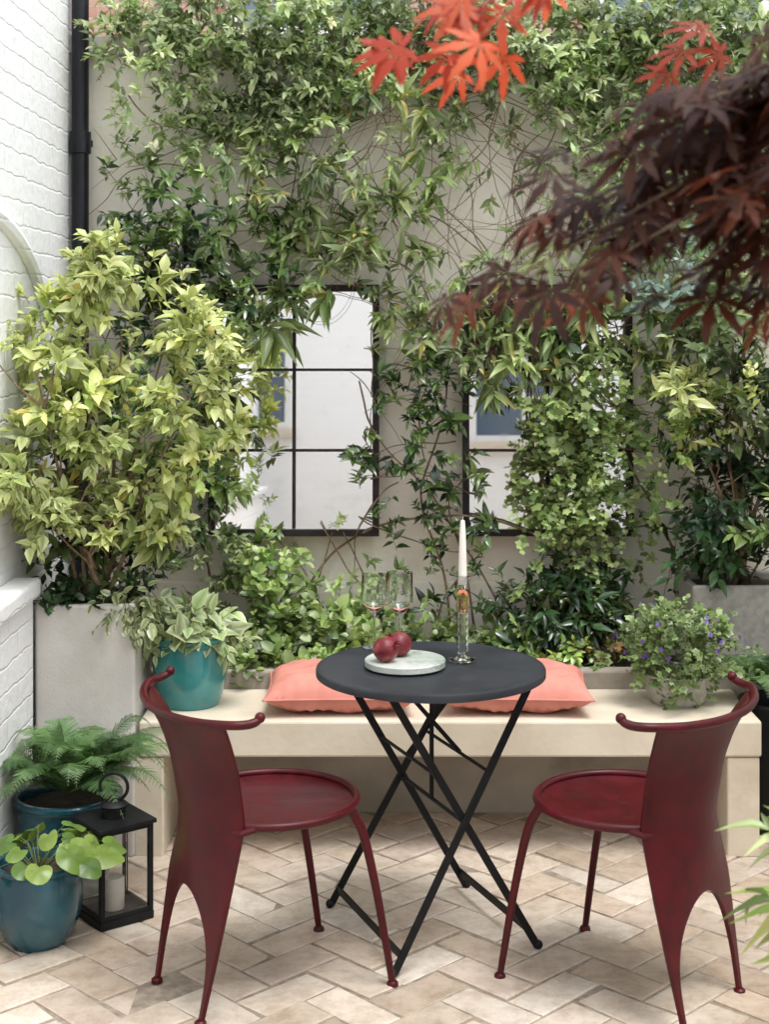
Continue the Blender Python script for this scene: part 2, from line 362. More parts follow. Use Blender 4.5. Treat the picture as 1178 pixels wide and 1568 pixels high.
box('brick_wall',-6,7,9.0,9.4,-.01,6.0,M_redbrick,nb_,bevel=0)
for i,x in enumerate((-3.2,-.95,1.3,3.4)):
    for z in(3.45,):
        box('window_glass',x,x+.95,8.97,8.998,z,z+1.5,M_winglass,nb_,bevel=0)
        for (a0,a1,b0,b1) in((x-.06,x,z-.06,z+1.56),(x+.95,x+1.01,z-.06,z+1.56),(x+.001,x+.949,z-.06,z),(x+.001,x+.949,z+1.5,z+1.56),(x+.001,x+.949,z+.73,z+.77)):
            box('window_frame',a0,a1,8.93,8.968,b0,b1,M_wframe,nb_,bevel=.004)
hs=empty('white_house')
box('house_wall',-4,5,-2.8,-2.5,-.01,4.6,M_housew,hs,bevel=0)
def window(x0,x1,z0,z1,sill=True,nx=2,nz=2):
    y=-2.498
    box('glass',x0,x1,y,y+.01,z0,z1,M_winglass,hs,bevel=0)
    f=.055
    box('jamb',x0-f,x0,y,y+.05,z0-f,z1+f,M_wframe,hs); box('jamb',x1,x1+f,y,y+.05,z0-f,z1+f,M_wframe,hs)
    box('rail',x0+.001,x1-.001,y,y+.048,z1,z1+f,M_wframe,hs); box('rail',x0+.001,x1-.001,y,y+.048,z0-f,z0,M_wframe,hs)
    for i in range(1,nx): xx=x0+(x1-x0)*i/nx; box('bar',xx-.015,xx+.015,y+.011,y+.035,z0+.001,z1-.001,M_wframe,hs)
    for i in range(1,nz): zz=z0+(z1-z0)*i/nz; box('bar',x0+.001,x1-.001,y+.0112,y+.032,zz-.014,zz+.014,M_wframe,hs)
    if sill: box('sill',x0-.1,x1+.1,y,y+.12,z0-f-.07,z0-f-.002,M_bench,hs,bevel=.008)
window(-1.75,-.95,1.42,2.25); window(.75,1.6,1.3,2.3,True,2,3)
def mirror(x0,z0,pw=.289,nx=2,nz=3):
    e=empty('window_mirror',(0,5.232,z0)); e.rotation_euler=(math.radians(-2.5),0,0); x1=x0+nx*pw; z1=nz*pw; z0=0; y=0
    box('mirror_glass',x0,x1,y,y+.006,z0,z1,M_mirror,e,bevel=0)
    mb=MB(); f=.017
    mb.box(x0-f,x0+f*.4,y-.018,y+.022,z0-f,z1+f); mb.box(x1-f*.4,x1+f,y-.018,y+.022,z0-f,z1+f)
    mb.box(x0+f*.41,x1-f*.41,y-.017,y+.021,z1-f*.4,z1+f); mb.box(x0+f*.41,x1-f*.41,y-.017,y+.021,z0-f,z0+f*.4)
    for i in range(1,nx): mb.box(x0+i*pw-.006,x0+i*pw+.006,y-.012,y-.001,z0+.01,z1-.01)
    for i in range(1,nz): mb.box(x0+.008,x1-.008,y-.010,y-.0012,z0+i*pw-.005,z0+i*pw+.005)
    mb.obj('iron_frame',M_frame,e,smooth=False,merge=False)
mirror(-.640,.888); mirror(.272,.888)
bn=empty('masonry_bench')
box('seat_slab',-.775,1.135,4.47,4.868,.305,.415,M_bench,bn,bevel=.007)
box('leg_1',-.79,-.70,4.475,4.866,-.004,.303,M_bench,bn,bevel=.006); box('leg_2',1.03,1.13,4.475,4.866,-.004,.303,M_bench,bn,bevel=.006)
box('back_panel',-1.1,2.0,4.87,4.93,-.004,.475,M_undershade,bn,bevel=.008)
box('bed_soil',-1.14,1.98,4.932,5.27,-.003,.435,M_soil,bn,bevel=0)
# ================================================================ BISTRO TABLE
tb=empty('bistro_table',(.108,3.945,0),math.atan2(.375,.927))
Zt=.72; ox,oy=-.02,-.04
mb=MB(); R=.305
mb.lathe([(1e-6,Zt-.004),(R-.012,Zt-.003),(R-.006,Zt),(R,Zt-.002),(R+.002,Zt-.006),(R+.002,Zt-.020),(R-.001,Zt-.022),(R-.004,Zt-.020),(R-.005,Zt-.010),(1e-6,Zt-.011)],ox,oy,72)
mb.obj('table_top',M_tabtop,tb)
mb=MB()
def bar(a,b,w=.010,t=.004):
    a,b=Vector(a),Vector(b); d=(b-a).normalized(); s=Vector((0,1,0))
    if abs(d.y)>.9: s=Vector((1,0,0))
    s=(s-d*s.dot(d)).normalized(); u=d.cross(s)
    V=[]
    for p in(a,b):
        for i,j in((-1,-1),(1,-1),(1,1),(-1,1)): V.append(p+u*w*i+s*t*j)
    mb.add(V,[(0,3,2,1),(4,5,6,7),(0,1,5,4),(1,2,6,5),(2,3,7,6),(3,0,4,7)])
zt=Zt-.022
for sv in(-1,1):
    bar((-.205,sv*.235,.008),(.20,sv*.20,zt)); bar((.205,sv*.222,.008),(-.20,sv*.187,zt))
bar((-.185,-.232,.05),(-.185,.232,.05)); bar((.185,-.219,.05),(.185,.219,.05))
bar((-.2,-.19,zt),(-.2,.19,zt)); bar((.2,-.2,zt),(.2,.2,zt))
mb.tube([(0,-.215,.352),(0,.215,.352)],.006)
bar((.08,-.01,.47),(-.12,-.01,zt),.006,.003); bar((-.07,.012,.47),(.13,.012,zt),.006,.003)
bar((0,0,.352),(0,0,zt),.006,.003)
mb.tube([(.07,-.20,.475),(.07,.20,.475)],.005); mb.tube([(-.07,-.19,.475),(-.07,.19,.475)],.005)
for sv in(-1,1):
    mb.ball((-.208,sv*.235,.011),.012); mb.ball((.208,sv*.222,.011),.012)
mb.obj('folding_legs',M_black,tb,smooth=False,bevel=.0015,merge=False)
# ================================================================ CHAIRS
def sm(xs,ys):
    zz=np.linspace(0,.715,240); v=np.interp(zz,xs,ys); vp=np.pad(v,(20,20),'reflect',reflect_type='odd'); ker=np.hanning(31); ker/=ker.sum()
    v2=np.convolve(vp,ker,'same')[20:-20]; return lambda z:float(np.interp(z,zz,v2))
def chair(c,d):
    e=empty('metal_chair',(c[0],c[1],0),math.atan2(d[1],d[0]))
    zs=[0,.15,.28,.45,.58,.66,.715]
    ae=sm(zs,[-.252,-.222,-.197,-.152,-.170,-.200,-.232]); ac=sm(zs,[-.25,-.235,-.226,-.228,-.250,-.275,-.303])
    wo=sm(zs,[.138,.155,.168,.163,.165,.184,.215]); lw_=sm([0,.1,.2,.28,.72],[.013,.020,.036,.06,.1])
    rows=[.28*(1-s*s) for s in np.linspace(1,0,26)]+list(np.linspace(.29,.715,24))
    V=[];F=[];Cn=9
    for sg in(1,-1):
        o=len(V)
        for z in rows:
            w=wo(z); wi=0 if z>=.28 else (w-lw_(z))*math.sqrt(max(0,1-(z/.28)**3.2))
            for k in range(Cn+1):
                bb=wi+(w-wi)*k/Cn; q=(bb/w)**2
                V.append((ac(z)*(1-q)+ae(z)*q,sg*bb,z))
        for i in range(len(rows)-1):
            for k in range(Cn):
                a=o+i*(Cn+1)+k; F.append((a,a+1,a+Cn+2,a+Cn+1) if sg>0 else (a,a+Cn+1,a+Cn+2,a+1))
    ob=mesh('back_sheet',V,F,M_red,e,smooth=True,recalc=True,merge=True)
    md=ob.modifiers.new('s','SOLIDIFY'); md.thickness=.011; md.offset=0
    md=ob.modifiers.new('b','BEVEL'); md.width=.0035; md.segments=2; md.limit_method='ANGLE'; md.angle_limit=.7
    mb=MB()
    P=smoothpath([(-.163,-.262,.734),(-.172,-.263,.726),(-.195,-.257,.721),(-.23,-.236,.720),(-.272,-.17,.716),(-.300,-.08,.713),(-.306,0,.712),(-.300,.08,.713),(-.272,.17,.716),(-.23,.236,.720),(-.195,.257,.721),(-.172,.263,.726),(-.163,.262,.734)],72)
    m=len(P); mb.tube(P,[.0105 if 9<i<m-10 else .0085+.002*min(i,m-1-i)/9 for i in range(m)],12)
    for sg in(-1,1): mb.ball((-.162,sg*.262,.734),.0125)
    mb.obj('top_rail',M_red,e)
    mb=MB(); r=.213
    ring=[(r*math.cos(2*math.pi*k/64),r*math.sin(2*math.pi*k/64),.450) for k in range(65)]
    mb.tube(ring,.0105,10,cap=False); mb.obj('seat_rim',M_red,e)
    mb=MB(); mb.lathe([(1e-6,.428),(.10,.431),(.16,.437),(.195,.444),(.212,.449),(.212,.443),(.19,.437),(.1,.425),(1e-6,.422)],0,0,64); mb.obj('seat_pan',M_red,e)
    mb=MB()
    for sg in(-1,1):
        P=smoothpath([(.135,sg*.162,.445),(.165,sg*.172,.38),(.195,sg*.180,.25),(.222,sg*.186,.1),(.238,sg*.19,.004)],20)
        mb.tube(P,list(np.linspace(.0125,.0085,len(P))),12); mb.lathe([(.010,.012),(.014,.008),(.015,0.0)],.238,sg*.19,14)
        mb.lathe([(.009,.012),(.014,.008),(.014,0.0)],-.252,sg*.1315,14)
        mb.tube([(-.19,sg*.10,.438),(-.16,sg*.165,.44),(-.13,sg*.172,.446)],.009,8)
    mb.obj('legs',M_red,e)
chair((-.30,3.645),(.85,.52)); chair((.575,3.635),(-.75,.66))
# ================================================================ POTS
def pot(e,x,y,z0,rb,rt,h,mat,rim=.012,belly=0):
    mb=MB(); pr=[(1e-6,z0),(rb*.96,z0),(rb,z0+.008)]
    for t in np.linspace(.1,.9,9): pr.append((rb+(rt-rb)*t**.75+belly*math.sin(math.pi*t),z0+h*t))
    pr+=[(rt+.002,z0+h*.93),(rt+rim*.6,z0+h*.945),(rt+rim*.7,z0+h*.985),(rt+rim*.3,z0+h),(rt-rim*.6,z0+h),(rt-rim,z0+h*.97),(rt-rim*1.2,z0+h*.86)]
    pr.append((1e-6,z0+h*.855))
    mb.lathe(pr,x,y,48); mb.obj('pot',mat,e)
    mb=MB(); mb.lathe([(rt-rim*1.1,z0+h*.87),(1e-6,z0+h*.89)],x,y,32); mb.obj('soil',M_soil,e,merge=False)
def planter(e,x0,x1,y0,y1,h,mat,taper):
    t=.025; V,F=boxVF(x0,x1,y0,y1,0,h,taper); o=len(V)
    for z in(h,h-.06):
        for x,y in((x0+t,y0+t),(x1-t,y0+t),(x1-t,y1-t),(x0+t,y1-t)): V.append((x,y,z))
    F=[f for f in F if f!=(4,5,6,7)]
    for q in range(4): F.append((4+q,4+(q+1)%4,o+(q+1)%4,o+q)); F.append((o+q,o+(q+1)%4,o+4+(q+1)%4,o+4+q))
    F.append((o+4,o+5,o+6,o+7))
    mesh('planter_box',V,F,mat,e,bevel=.01,segs=3,recalc=True)
    box('soil',x0+t+.001,x1-t-.001,y0+t+.001,y1-t-.001,h-.059,h-.03,M_soil,e,bevel=0)
def trunks(e,base,targets,r=.010,name='stems',mat=None):
    mb=MB()
    for t in targets:
        b0=np.array(base)+np.array([random.uniform(-.04,.04),random.uniform(-.04,.04),0]); t=np.array(t)
        m=b0+(t-b0)*.5+rng.normal(size=3)*.03
        P=smoothpath([b0,b0+(m-b0)*.5+rng.normal(size=3)*.015,m,t],18); mb.tube(P,list(np.linspace(r*random.uniform(.7,1.1),r*.25,len(P))),6)
        for _ in range(4):
            i=random.randint(6,len(P)-3); q=P[i]+np.array([random.uniform(-.14,.14),random.uniform(-.12,.12),random.uniform(.05,.2)])
            mb.tube([P[i],(P[i]+q)/2+rng.normal(size=3)*.01,q],[r*.4,r*.28,r*.15],5)
    mb.obj(name,mat or M_bark,e)
LIME=[(.42,.46,.14),(.31,.385,.11),(.50,.53,.20),(.20,.30,.07)]
MID=[(.09,.15,.04),(.14,.205,.06),(.19,.255,.085)]
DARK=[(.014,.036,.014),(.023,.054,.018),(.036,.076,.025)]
LIGHT=[(.21,.285,.12),(.28,.355,.165),(.37,.43,.23),(.12,.185,.07)]
e=empty('planter_with_variegated_shrub'); planter(e,-1.093,-.785,4.46,4.78,.775,M_planter,.02)
trunks(e,(-.93,4.62,.74),[(-1.05,4.6,1.35),(-.95,4.6,1.75),(-.85,4.6,1.6),(-.72,4.6,1.55),(-1.0,4.5,1.2),(-.8,4.65,1.3),(-.62,4.55,1.42),(-.9,4.5,1.5),(-1.05,4.3,1.5),(-1.06,4.35,1.2)],.011)
f=Fol()
kw=dict(tm=T_x,wid=.48,young=(.60,.63,.28),edge=(.52,.56,.23),old=(.55,.38,.04),pold=.012,clus=.6,up=(.2,-.7,1),shell=.15)
for i_ in range(50):
    zz=.98+.90*((i_*.618)%1); hw_=float(np.interp(zz,[.95,1.1,1.3,1.55,1.68,1.78,1.92],[.24,.29,.34,.34,.29,.13,.07]))
    cx=float(np.interp(zz,[.95,1.3,1.6,1.72,1.92],[-.90,-.84,-.84,-.92,-.98]))+random.uniform(-1,1)*hw_; cx=max(cx,-1.11)
    cy=4.56+random.uniform(-.18,.12)
    if cx<-.98 and zz<1.65: cy-=random.uniform(0,.25)
    pal=LIME if zz>1.35 else LIME+MID[1:]
    blob(f,(cx,cy,zz),(.075,.075,.065),10,8,.050,pal,L=.075,upw=.45,sag=.28,**kw)
for c,n in [((-.90,4.6,1.2),30),((-.86,4.62,1.5),24)]:
    blob(f,c,(.24,.14,.26),n,8,.05,LIME[1:]+MID,L=.09,upw=.4,sag=.3,**kw)
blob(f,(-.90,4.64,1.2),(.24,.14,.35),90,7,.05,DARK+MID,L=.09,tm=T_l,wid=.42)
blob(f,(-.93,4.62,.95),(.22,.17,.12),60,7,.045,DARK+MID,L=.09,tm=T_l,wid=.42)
f.obj('shrub_leaves',M_leaf,e)
f=Fol()
blob(f,(-.93,4.60,.79),(.17,.15,.05),60,6,.03,MID+DARK,L=.06,tm=T_o,wid=.7)
blob(f,(-.79,4.47,.76),(.09,.05,.07),26,7,.034,LIGHT,L=.09,tm=T_o,wid=.6,upw=-.5,edge=(.5,.55,.3))
blob(f,(-1.02,4.5,.80),(.1,.06,.04),22,6,.028,DARK,L=.06,tm=T_o,wid=.7)
f.obj('underplanting',M_leaf,e)
e=empty('potted_variegated_ivy'); pot(e,-.645,4.675,.416,.092,.128,.225,M_teal,.012,.006)
f=Fol(); P0=np.array([-.645,4.675,.63])
VAR=[(.22,.32,.12),(.32,.40,.18),(.16,.26,.09)]
blob(f,(-.645,4.66,.665),(.13,.12,.05),46,5,.062,VAR,L=.09,tm=T_l,wid=.62,edge=(.66,.68,.46),upw=.3,sag=.3)
blob(f,(-.78,4.62,.66),(.07,.06,.07),16,6,.055,VAR,L=.10,tm=T_l,wid=.5,edge=(.66,.68,.46),upw=-.1,sag=.4)
blob(f,(-.53,4.62,.64),(.05,.05,.04),10,5,.055,VAR,L=.07,tm=T_l,wid=.6,edge=(.66,.68,.46),upw=0,sag=.3)
f.obj('ivy_leaves',M_leaf,e)
mb=MB()
for _ in range(14):
    q=P0+np.array([random.uniform(-.14,.12),random.uniform(-.1,.1),random.uniform(.06,.16)]); mb.tube(smoothpath([P0+rng.normal(size=3)*.03*np.array([1,1,.1]),(P0+q)/2+rng.normal(size=3)*.015,q],8),.0013,4)
mb.obj('twigs',M_bark,e)
def fern(f,c,n,L,az0=0,az1=6.283,pal=((.06,.13,.045),(.10,.19,.065),(.15,.26,.10)),rise=.75,ps=.068):
    pal=np.array(pal)
    for i in range(n):
        az=az0+(az1-az0)*(i+random.random())/n; l=L*random.uniform(.7,1.1); el=rise*random.uniform(.65,1.3)
        h=np.array([math.cos(az),math.sin(az),0]); ts=np.linspace(0,1,30)
        P=np.array([np.array(c)+h*l*(t*math.cos(el))+np.array([0,0,l*(math.sin(el)*t-.55*t*t*t)]) for t in ts])
        for k in range(0,29,5): f.stems(P[k:k+1],P[min(k+2,29):min(k+2,29)+1],P[min(k+5,29):min(k+5,29)+1],.0015,(.12,.16,.05))
        tg=nrm(np.gradient(P,axis=0)); side=nrm(np.cross(tg,np.array([0,0,1.]))); up=np.cross(side,tg)
        sz=ps*np.interp(ts,[0,.12,.3,.6,1],[0.1,.5,1,.75,.06])[3:]
        col=pal[rng.integers(0,len(pal))]*random.uniform(.8,1.3)
        for sg in(1,-1):
            q=P[3:]; d=sg*side[3:]+tg[3:]*.5-np.array([0,0,.15])+rn(27,.05)
            f.add(T_p,q,d,up[3:]+rn(27,.1),sz,.85,np.tile(col,(27,1))*np.exp(rng.normal(size=(27,1))*.12))
e=empty('potted_fern'); pot(e,-.94,4.235,0,.11,.15,.275,M_blue)
f=Fol(); fern(f,(-.93,4.2,.28),24,.38,rise=.85); fern(f,(-.93,4.2,.29),20,.38,rise=1.15); fern(f,(-.88,4.2,.30),9,.44,-.7,1.0,rise=.85); f.obj('fern_fronds',M_leaf,e)
e=empty('potted_broadleaf_plant'); pot(e,-.935,3.86,0,.075,.108,.215,M_blue,.01,.022)
f=Fol()
for i in range(24):
    az=i*2.4+random.uniform(-.3,.3); rr=.02+.13*math.sqrt((i+.5)/24); z=.31-rr*.55+random.uniform(-.02,.04)
    p=np.array([[-.935+rr*math.cos(az)+.02,3.86+rr*math.sin(az),z]]); dd=np.array([[math.cos(az),math.sin(az),-.6+random.gauss(0,.3)]])
    c=np.array([random.choice([(.12,.195,.035),(.17,.245,.05),(.08,.145,.03)])])
    f.add(T_h,p,dd,np.array([[.5*math.cos(az)+random.gauss(0,.3),.4*math.sin(az)-.35,1.]]),np.array([random.uniform(.055,.10)]),1.05,c,c*1.35)
    b0=np.array([[-.935,3.86,.18]]); f.stems(b0,(b0+p)/2+np.array([[0,0,.03]]),p,.0018,(.2,.25,.08))
f.obj('leaves',M_leaf,e)
# --- lantern
e=empty('lantern',(-.768,4.03,0),math.radians(38))
mb=MB(); s=.073; t=.007
mb.box(-s-.008,s+.008,-s-.008,s+.008,0,.022)
for x in(-1,1):
    for y in(-1,1): mb.box(x*s-t,x*s+t,y*s-t,y*s+t,.0225,.262)
for z in(.0225,.250):
    for q in(-1,1): mb.box(-s+t,s-t,q*s-t*.8,q*s+t*.8,z,z+.012); mb.box(q*s-t*.8,q*s+t*.8,-s+t,s-t,z,z+.012)
mb.box(-s-.014,s+.014,-s-.014,s+.014,.2625,.274)
mb.obj('lantern_frame',M_black,e,smooth=False,bevel=.0015,merge=False)
mb=MB(); mb.lathe([(.032,.2745),(.032,.30),(.038,.302),(.040,.308),(.03,.316),(.012,.322),(1e-6,.323)],0,0,28)
ring=[(.028*math.cos(a),-.028*math.cos(a),.356+.038*math.sin(a)) for a in np.linspace(-1.45,4.59,30)]; mb.tube(ring,.005,8)
mb.obj('lantern_cap',M_black,e)
for q in(-1,1):
    box('glass_pane',-s+.008,s-.008,q*s-.001,q*s+.001,.036,.249,M_glass,e,bevel=0); box('glass_pane',q*s-.001,q*s+.001,-s+.008,s-.008,.036,.249,M_glass,e,bevel=0)
mb=MB(); mb.lathe([(.028,.0225),(.029,.03),(.029,.105),(.026,.109),(1e-6,.105)],0,0,24); mb.tube([(0,0,.1),(.001,0,.118)],.001,5); mb.obj('pillar_candle',M_candle,e)
# --- purple flower plant at right of bench
e=empty('flowering_plant'); pot(e,.92,4.70,.416,.085,.115,.10,M_planter2)
f=Fol(); blob(f,(.92,4.68,.585),(.205,.17,.15),360,7,.025,[(.12,.19,.06),(.19,.28,.09),(.25,.34,.13),(.04,.08,.03)],L=.06,tm=T_i,wid=.95,shell=.45,edge=(.27,.36,.15),sag=.1,upw=.2)
f.obj('leaves',M_leaf,e)
f=Fol(); T_f=T([(0,0,0)]+[(math.cos(2*math.pi*k/10)*(1 if k%2 else .55),math.sin(2*math.pi*k/10)*(1 if k%2 else .55),.15) for k in range(10)],[(0,1+k,1+(k+1)%10) for k in range(10)])
v=nrm(rn(22)); v[:,2]=np.abs(v[:,2]); v[:,1]=-np.abs(v[:,1]); p=np.array([.92,4.68,.59])+v*np.array([.235,.19,.18])
f.add(T_f,p,np.cross(v,np.array([0,0,1.]))+.01,v,np.full(22,.009),1.,np.tile([.12,.05,.34],(22,1))*np.exp(rng.normal(size=(22,1))*.3)); f.obj('flowers',M_leaf,e)
# --- right planter & shrub
e=empty('planter_with_shrub'); planter(e,1.02,1.42,4.94,5.262,.745,M_planter2,.03)
trunks(e,(1.2,5.08,.7),[(1.05,5.05,1.6),(1.15,5.0,1.85),(1.3,5.0,1.9),(1.0,5.0,1.35),(1.4,5.0,1.5),(1.2,4.95,1.95),(1.35,4.9,1.7),(1.1,4.95,2.0)],.011)
f=Fol()
for c,r,n,pal,kx in [((1.00,4.95,1.40),(.11,.1,.09),34,LIME,dict(edge=(.66,.68,.36),sag=.1,clus=.6)),((1.08,4.95,1.62),(.14,.12,.12),32,LIGHT,{}),((1.22,4.95,1.72),(.16,.14,.16),50,LIGHT,{}),
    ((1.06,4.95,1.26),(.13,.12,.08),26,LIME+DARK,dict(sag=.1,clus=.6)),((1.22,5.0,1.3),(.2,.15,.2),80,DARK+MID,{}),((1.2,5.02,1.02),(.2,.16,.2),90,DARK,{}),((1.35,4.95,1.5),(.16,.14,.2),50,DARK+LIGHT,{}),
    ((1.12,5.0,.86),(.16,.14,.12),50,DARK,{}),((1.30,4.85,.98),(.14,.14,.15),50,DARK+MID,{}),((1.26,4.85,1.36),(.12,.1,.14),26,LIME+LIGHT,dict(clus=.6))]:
    blob(f,c,r,n,8,.052,pal,L=.09,tm=T_l,wid=.44,**kx)
blob(f,(.93,4.98,1.74),(.08,.06,.08),18,7,.035,[(.2,.30,.27),(.28,.38,.34)],L=.1,tm=T_o,wid=.75)
blob(f,(1.08,4.98,1.88),(.12,.06,.08),18,7,.032,[(.2,.30,.27),(.28,.38,.34)],L=.1,tm=T_o,wid=.75)
f.obj('shrub_leaves',M_leaf,e)
e=empty('potted_fern'); pot(e,1.25,4.72,.0,.1,.12,.42,M_black)
f=Fol(); fern(f,(1.22,4.72,.44),18,.32,rise=.95); f.obj('fern_fronds',M_leaf,e)
# ---- bed ground cover
e=empty('groundcover_plant'); f=Fol()
GC=LIGHT[:2]+[(.30,.40,.14),(.22,.34,.10),(.12,.20,.06)]
for c,r,n,pal in [((-.42,5.08,.56),(.15,.12,.14),90,GC),((-.24,5.05,.54),(.16,.12,.12),90,GC),((-.05,5.05,.53),(.14,.12,.11),70,GC),((-.50,4.93,.47),(.1,.07,.07),45,GC),
     ((-.42,5.12,.76),(.12,.1,.12),42,GC),((.12,5.1,.52),(.14,.1,.09),45,MID+LIGHT),((-.2,5.1,.68),(.16,.1,.08),26,GC),((.35,5.08,.50),(.16,.1,.07),40,MID),((-.33,4.93,.47),(.16,.05,.05),34,GC)]:
    blob(f,c,r,n,7,.034,pal,L=.07,tm=T_o,wid=.8,upw=.9,sag=.1,stem=(.2,.25,.08),young=(.38,.48,.15))
f.obj('leaves',M_leaf,e)
e=empty('glossy_bedding_shrub'); f=Fol()
for c,r,n,pal in [((.58,5.1,.66),(.17,.12,.14),70,DARK),((.72,5.1,.62),(.12,.12,.12),45,DARK+MID),((.50,5.1,.52),(.15,.1,.08),40,DARK+MID)]:
    blob(f,c,r,n,8,.062,pal,L=.09,tm=T_l,wid=.36,upw=.4,clus=.6)
blob(f,(.60,5.0,.49),(.11,.06,.05),26,6,.045,[(.3,.4,.1),(.2,.3,.08)],L=.06,tm=T_o,wid=.6)
blob(f,(.75,5.0,.5),(.08,.05,.06),20,7,.03,[(.2,.12,.05),(.1,.12,.04)],L=.05,tm=T_i,wid=.9)
f.obj('leaves',M_gloss,e)
# ================================================================ WALL CLIMBERS
dens="""1599999999999999999999
0588999999999999999999
0347899999688999999999
0246999974363548889999
0247899742542134788888
0356257885421122678888
0368568876510133667777
0489828998400125666666
0599986765345566556666
0489995114466787776444
0368981012688899974443
0357860014866588974443
0346820005751379974443
0345710004641169974332
0245641003453169974332
0235731002266169973222
0235753112254258852111
0124542001244278732111
0012455323453588721111""".split()
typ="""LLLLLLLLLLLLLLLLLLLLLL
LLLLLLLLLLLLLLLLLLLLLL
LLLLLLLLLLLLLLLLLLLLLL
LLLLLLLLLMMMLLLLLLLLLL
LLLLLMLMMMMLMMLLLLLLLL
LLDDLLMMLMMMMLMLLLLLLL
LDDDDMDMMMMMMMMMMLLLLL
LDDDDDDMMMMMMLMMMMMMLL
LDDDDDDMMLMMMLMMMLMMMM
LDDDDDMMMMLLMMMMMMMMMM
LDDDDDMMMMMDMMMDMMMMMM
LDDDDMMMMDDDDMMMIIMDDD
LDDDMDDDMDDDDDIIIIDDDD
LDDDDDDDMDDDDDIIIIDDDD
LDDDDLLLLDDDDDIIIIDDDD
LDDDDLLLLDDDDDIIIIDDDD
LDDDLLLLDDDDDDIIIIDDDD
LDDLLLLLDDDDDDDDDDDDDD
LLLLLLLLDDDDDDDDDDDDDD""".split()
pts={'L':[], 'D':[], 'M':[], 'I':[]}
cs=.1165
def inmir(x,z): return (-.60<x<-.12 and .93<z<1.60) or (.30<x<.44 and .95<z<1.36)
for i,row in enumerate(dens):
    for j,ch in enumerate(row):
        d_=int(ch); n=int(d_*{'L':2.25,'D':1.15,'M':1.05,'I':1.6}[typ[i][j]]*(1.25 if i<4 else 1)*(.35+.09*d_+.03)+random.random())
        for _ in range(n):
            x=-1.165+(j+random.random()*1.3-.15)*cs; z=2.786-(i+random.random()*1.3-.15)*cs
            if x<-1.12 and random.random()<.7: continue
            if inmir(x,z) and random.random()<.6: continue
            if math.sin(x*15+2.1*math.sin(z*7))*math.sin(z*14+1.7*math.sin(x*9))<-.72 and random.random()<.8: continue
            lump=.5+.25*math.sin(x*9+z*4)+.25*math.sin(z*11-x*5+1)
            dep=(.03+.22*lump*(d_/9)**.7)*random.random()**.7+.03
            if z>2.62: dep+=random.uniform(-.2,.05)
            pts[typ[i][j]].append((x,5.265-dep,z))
for _ in range(420):
    x=random.uniform(-1.05,1.6); pts['L'].append((x,5.36+random.uniform(-.22,.12),2.68+random.random()**1.5*.22+.05*math.sin(x*7)))
def outdir(n,up=0.2): return np.array([0,-1.,up])+rn(n,.65)
cl=empty('climbing_vine'); f=Fol()
p=np.array(pts['L']); sprigs(f,p,outdir(len(p),.45),.06*(.6+.9*rng.random(len(p))),9,.041,LIGHT+MID,tm=T_l,wid=.44,young=(.48,.53,.30),stem=(.2,.15,.08),sag=.05,clus=.7)
f.obj('light_leaves',M_leaf,cl)
f=Fol()
p=np.array(pts['M']); k=rng.random(len(p))<.38
sprigs(f,p[k],outdir(k.sum(),.1),.07*(.6+.9*rng.random(k.sum())),8,.10,MID+[(.25,.31,.12),(.04,.08,.03),(.37,.42,.18)],tm=T_x,wid=.25,sag=.2,old=(.58,.46,.14),pold=.07,stem=(.16,.11,.06),edge=(.25,.31,.13),clus=.6)
sprigs(f,p[~k],outdir((~k).sum(),.35),.07*(.6+.9*rng.random((~k).sum())),9,.05,LIGHT+MID,tm=T_l,wid=.38,sag=.12,old=(.5,.4,.12),pold=.03,young=(.44,.49,.22),clus=.7)
f.obj('long_leaves',M_leaf,cl)
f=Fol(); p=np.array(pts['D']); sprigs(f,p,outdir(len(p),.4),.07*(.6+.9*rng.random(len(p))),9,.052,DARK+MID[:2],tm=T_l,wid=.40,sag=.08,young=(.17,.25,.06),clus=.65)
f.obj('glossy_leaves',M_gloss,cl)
iv=empty('ivy_climber'); f=Fol(); p=np.array(pts['I']); p[:,1]-=.05*rng.random(len(p))
IV=[(.20,.29,.10),(.28,.37,.13),(.34,.42,.17),(.12,.20,.06)]
sprigs(f,p,outdir(len(p),.1),.07*(.6+.9*rng.random(len(p))),7,.031,IV,tm=T_i,wid=1.,sag=.1,young=(.46,.54,.22))
blob(f,(.63,5.1,1.05),(.16,.1,.24),120,7,.031,IV,L=.07,tm=T_i,wid=1.,young=(.46,.54,.22),upw=.1)
blob(f,(.60,5.1,1.28),(.12,.1,.12),60,7,.031,IV,L=.07,tm=T_i,wid=1.,young=(.46,.54,.22),upw=.1)
f.obj('ivy_leaves',M_leaf,iv)
mb=MB()
def vine(p,a,n,st,r,y0=5.255):
    P=[np.array([p[0],y0,p[1]])]; ph=random.random()*6; da=0
    for i in range(n):
        da=.6*da+random.gauss(0,.13); a+=da+.06*math.sin(i*.5+ph); q=P[-1]+np.array([math.cos(a)*st,0,math.sin(a)*st]); q[1]=y0-abs(random.gauss(0,.008))-.015*(1+math.sin(i*.5+ph))
        if q[0]<-1.1 or q[0]>1.6 or q[2]>2.75: break
        if inmir(q[0],q[2]): break
        if .87<q[2]<1.8 and (-.67<q[0]<-.03 or .24<q[0]<.88): q[1]-=.04
        P.append(q)
    if len(P)>3: Q=smoothpath(P,len(P)*4); mb.tube(Q,list(np.linspace(r,r*.45,len(Q))),5)
for x in np.linspace(-.95,1.3,22): vine((x+random.gauss(0,.06),.5),1.57+random.gauss(0,.2),34,.07,.005)
for _ in range(150): vine((random.uniform(-1.05,1.3),random.uniform(.9,2.6)),random.choice([1.57,0,3.14,1,2.1,-.8,-2.3])+random.gauss(0,.5),random.randint(8,22),.045,random.uniform(.0013,.0032))
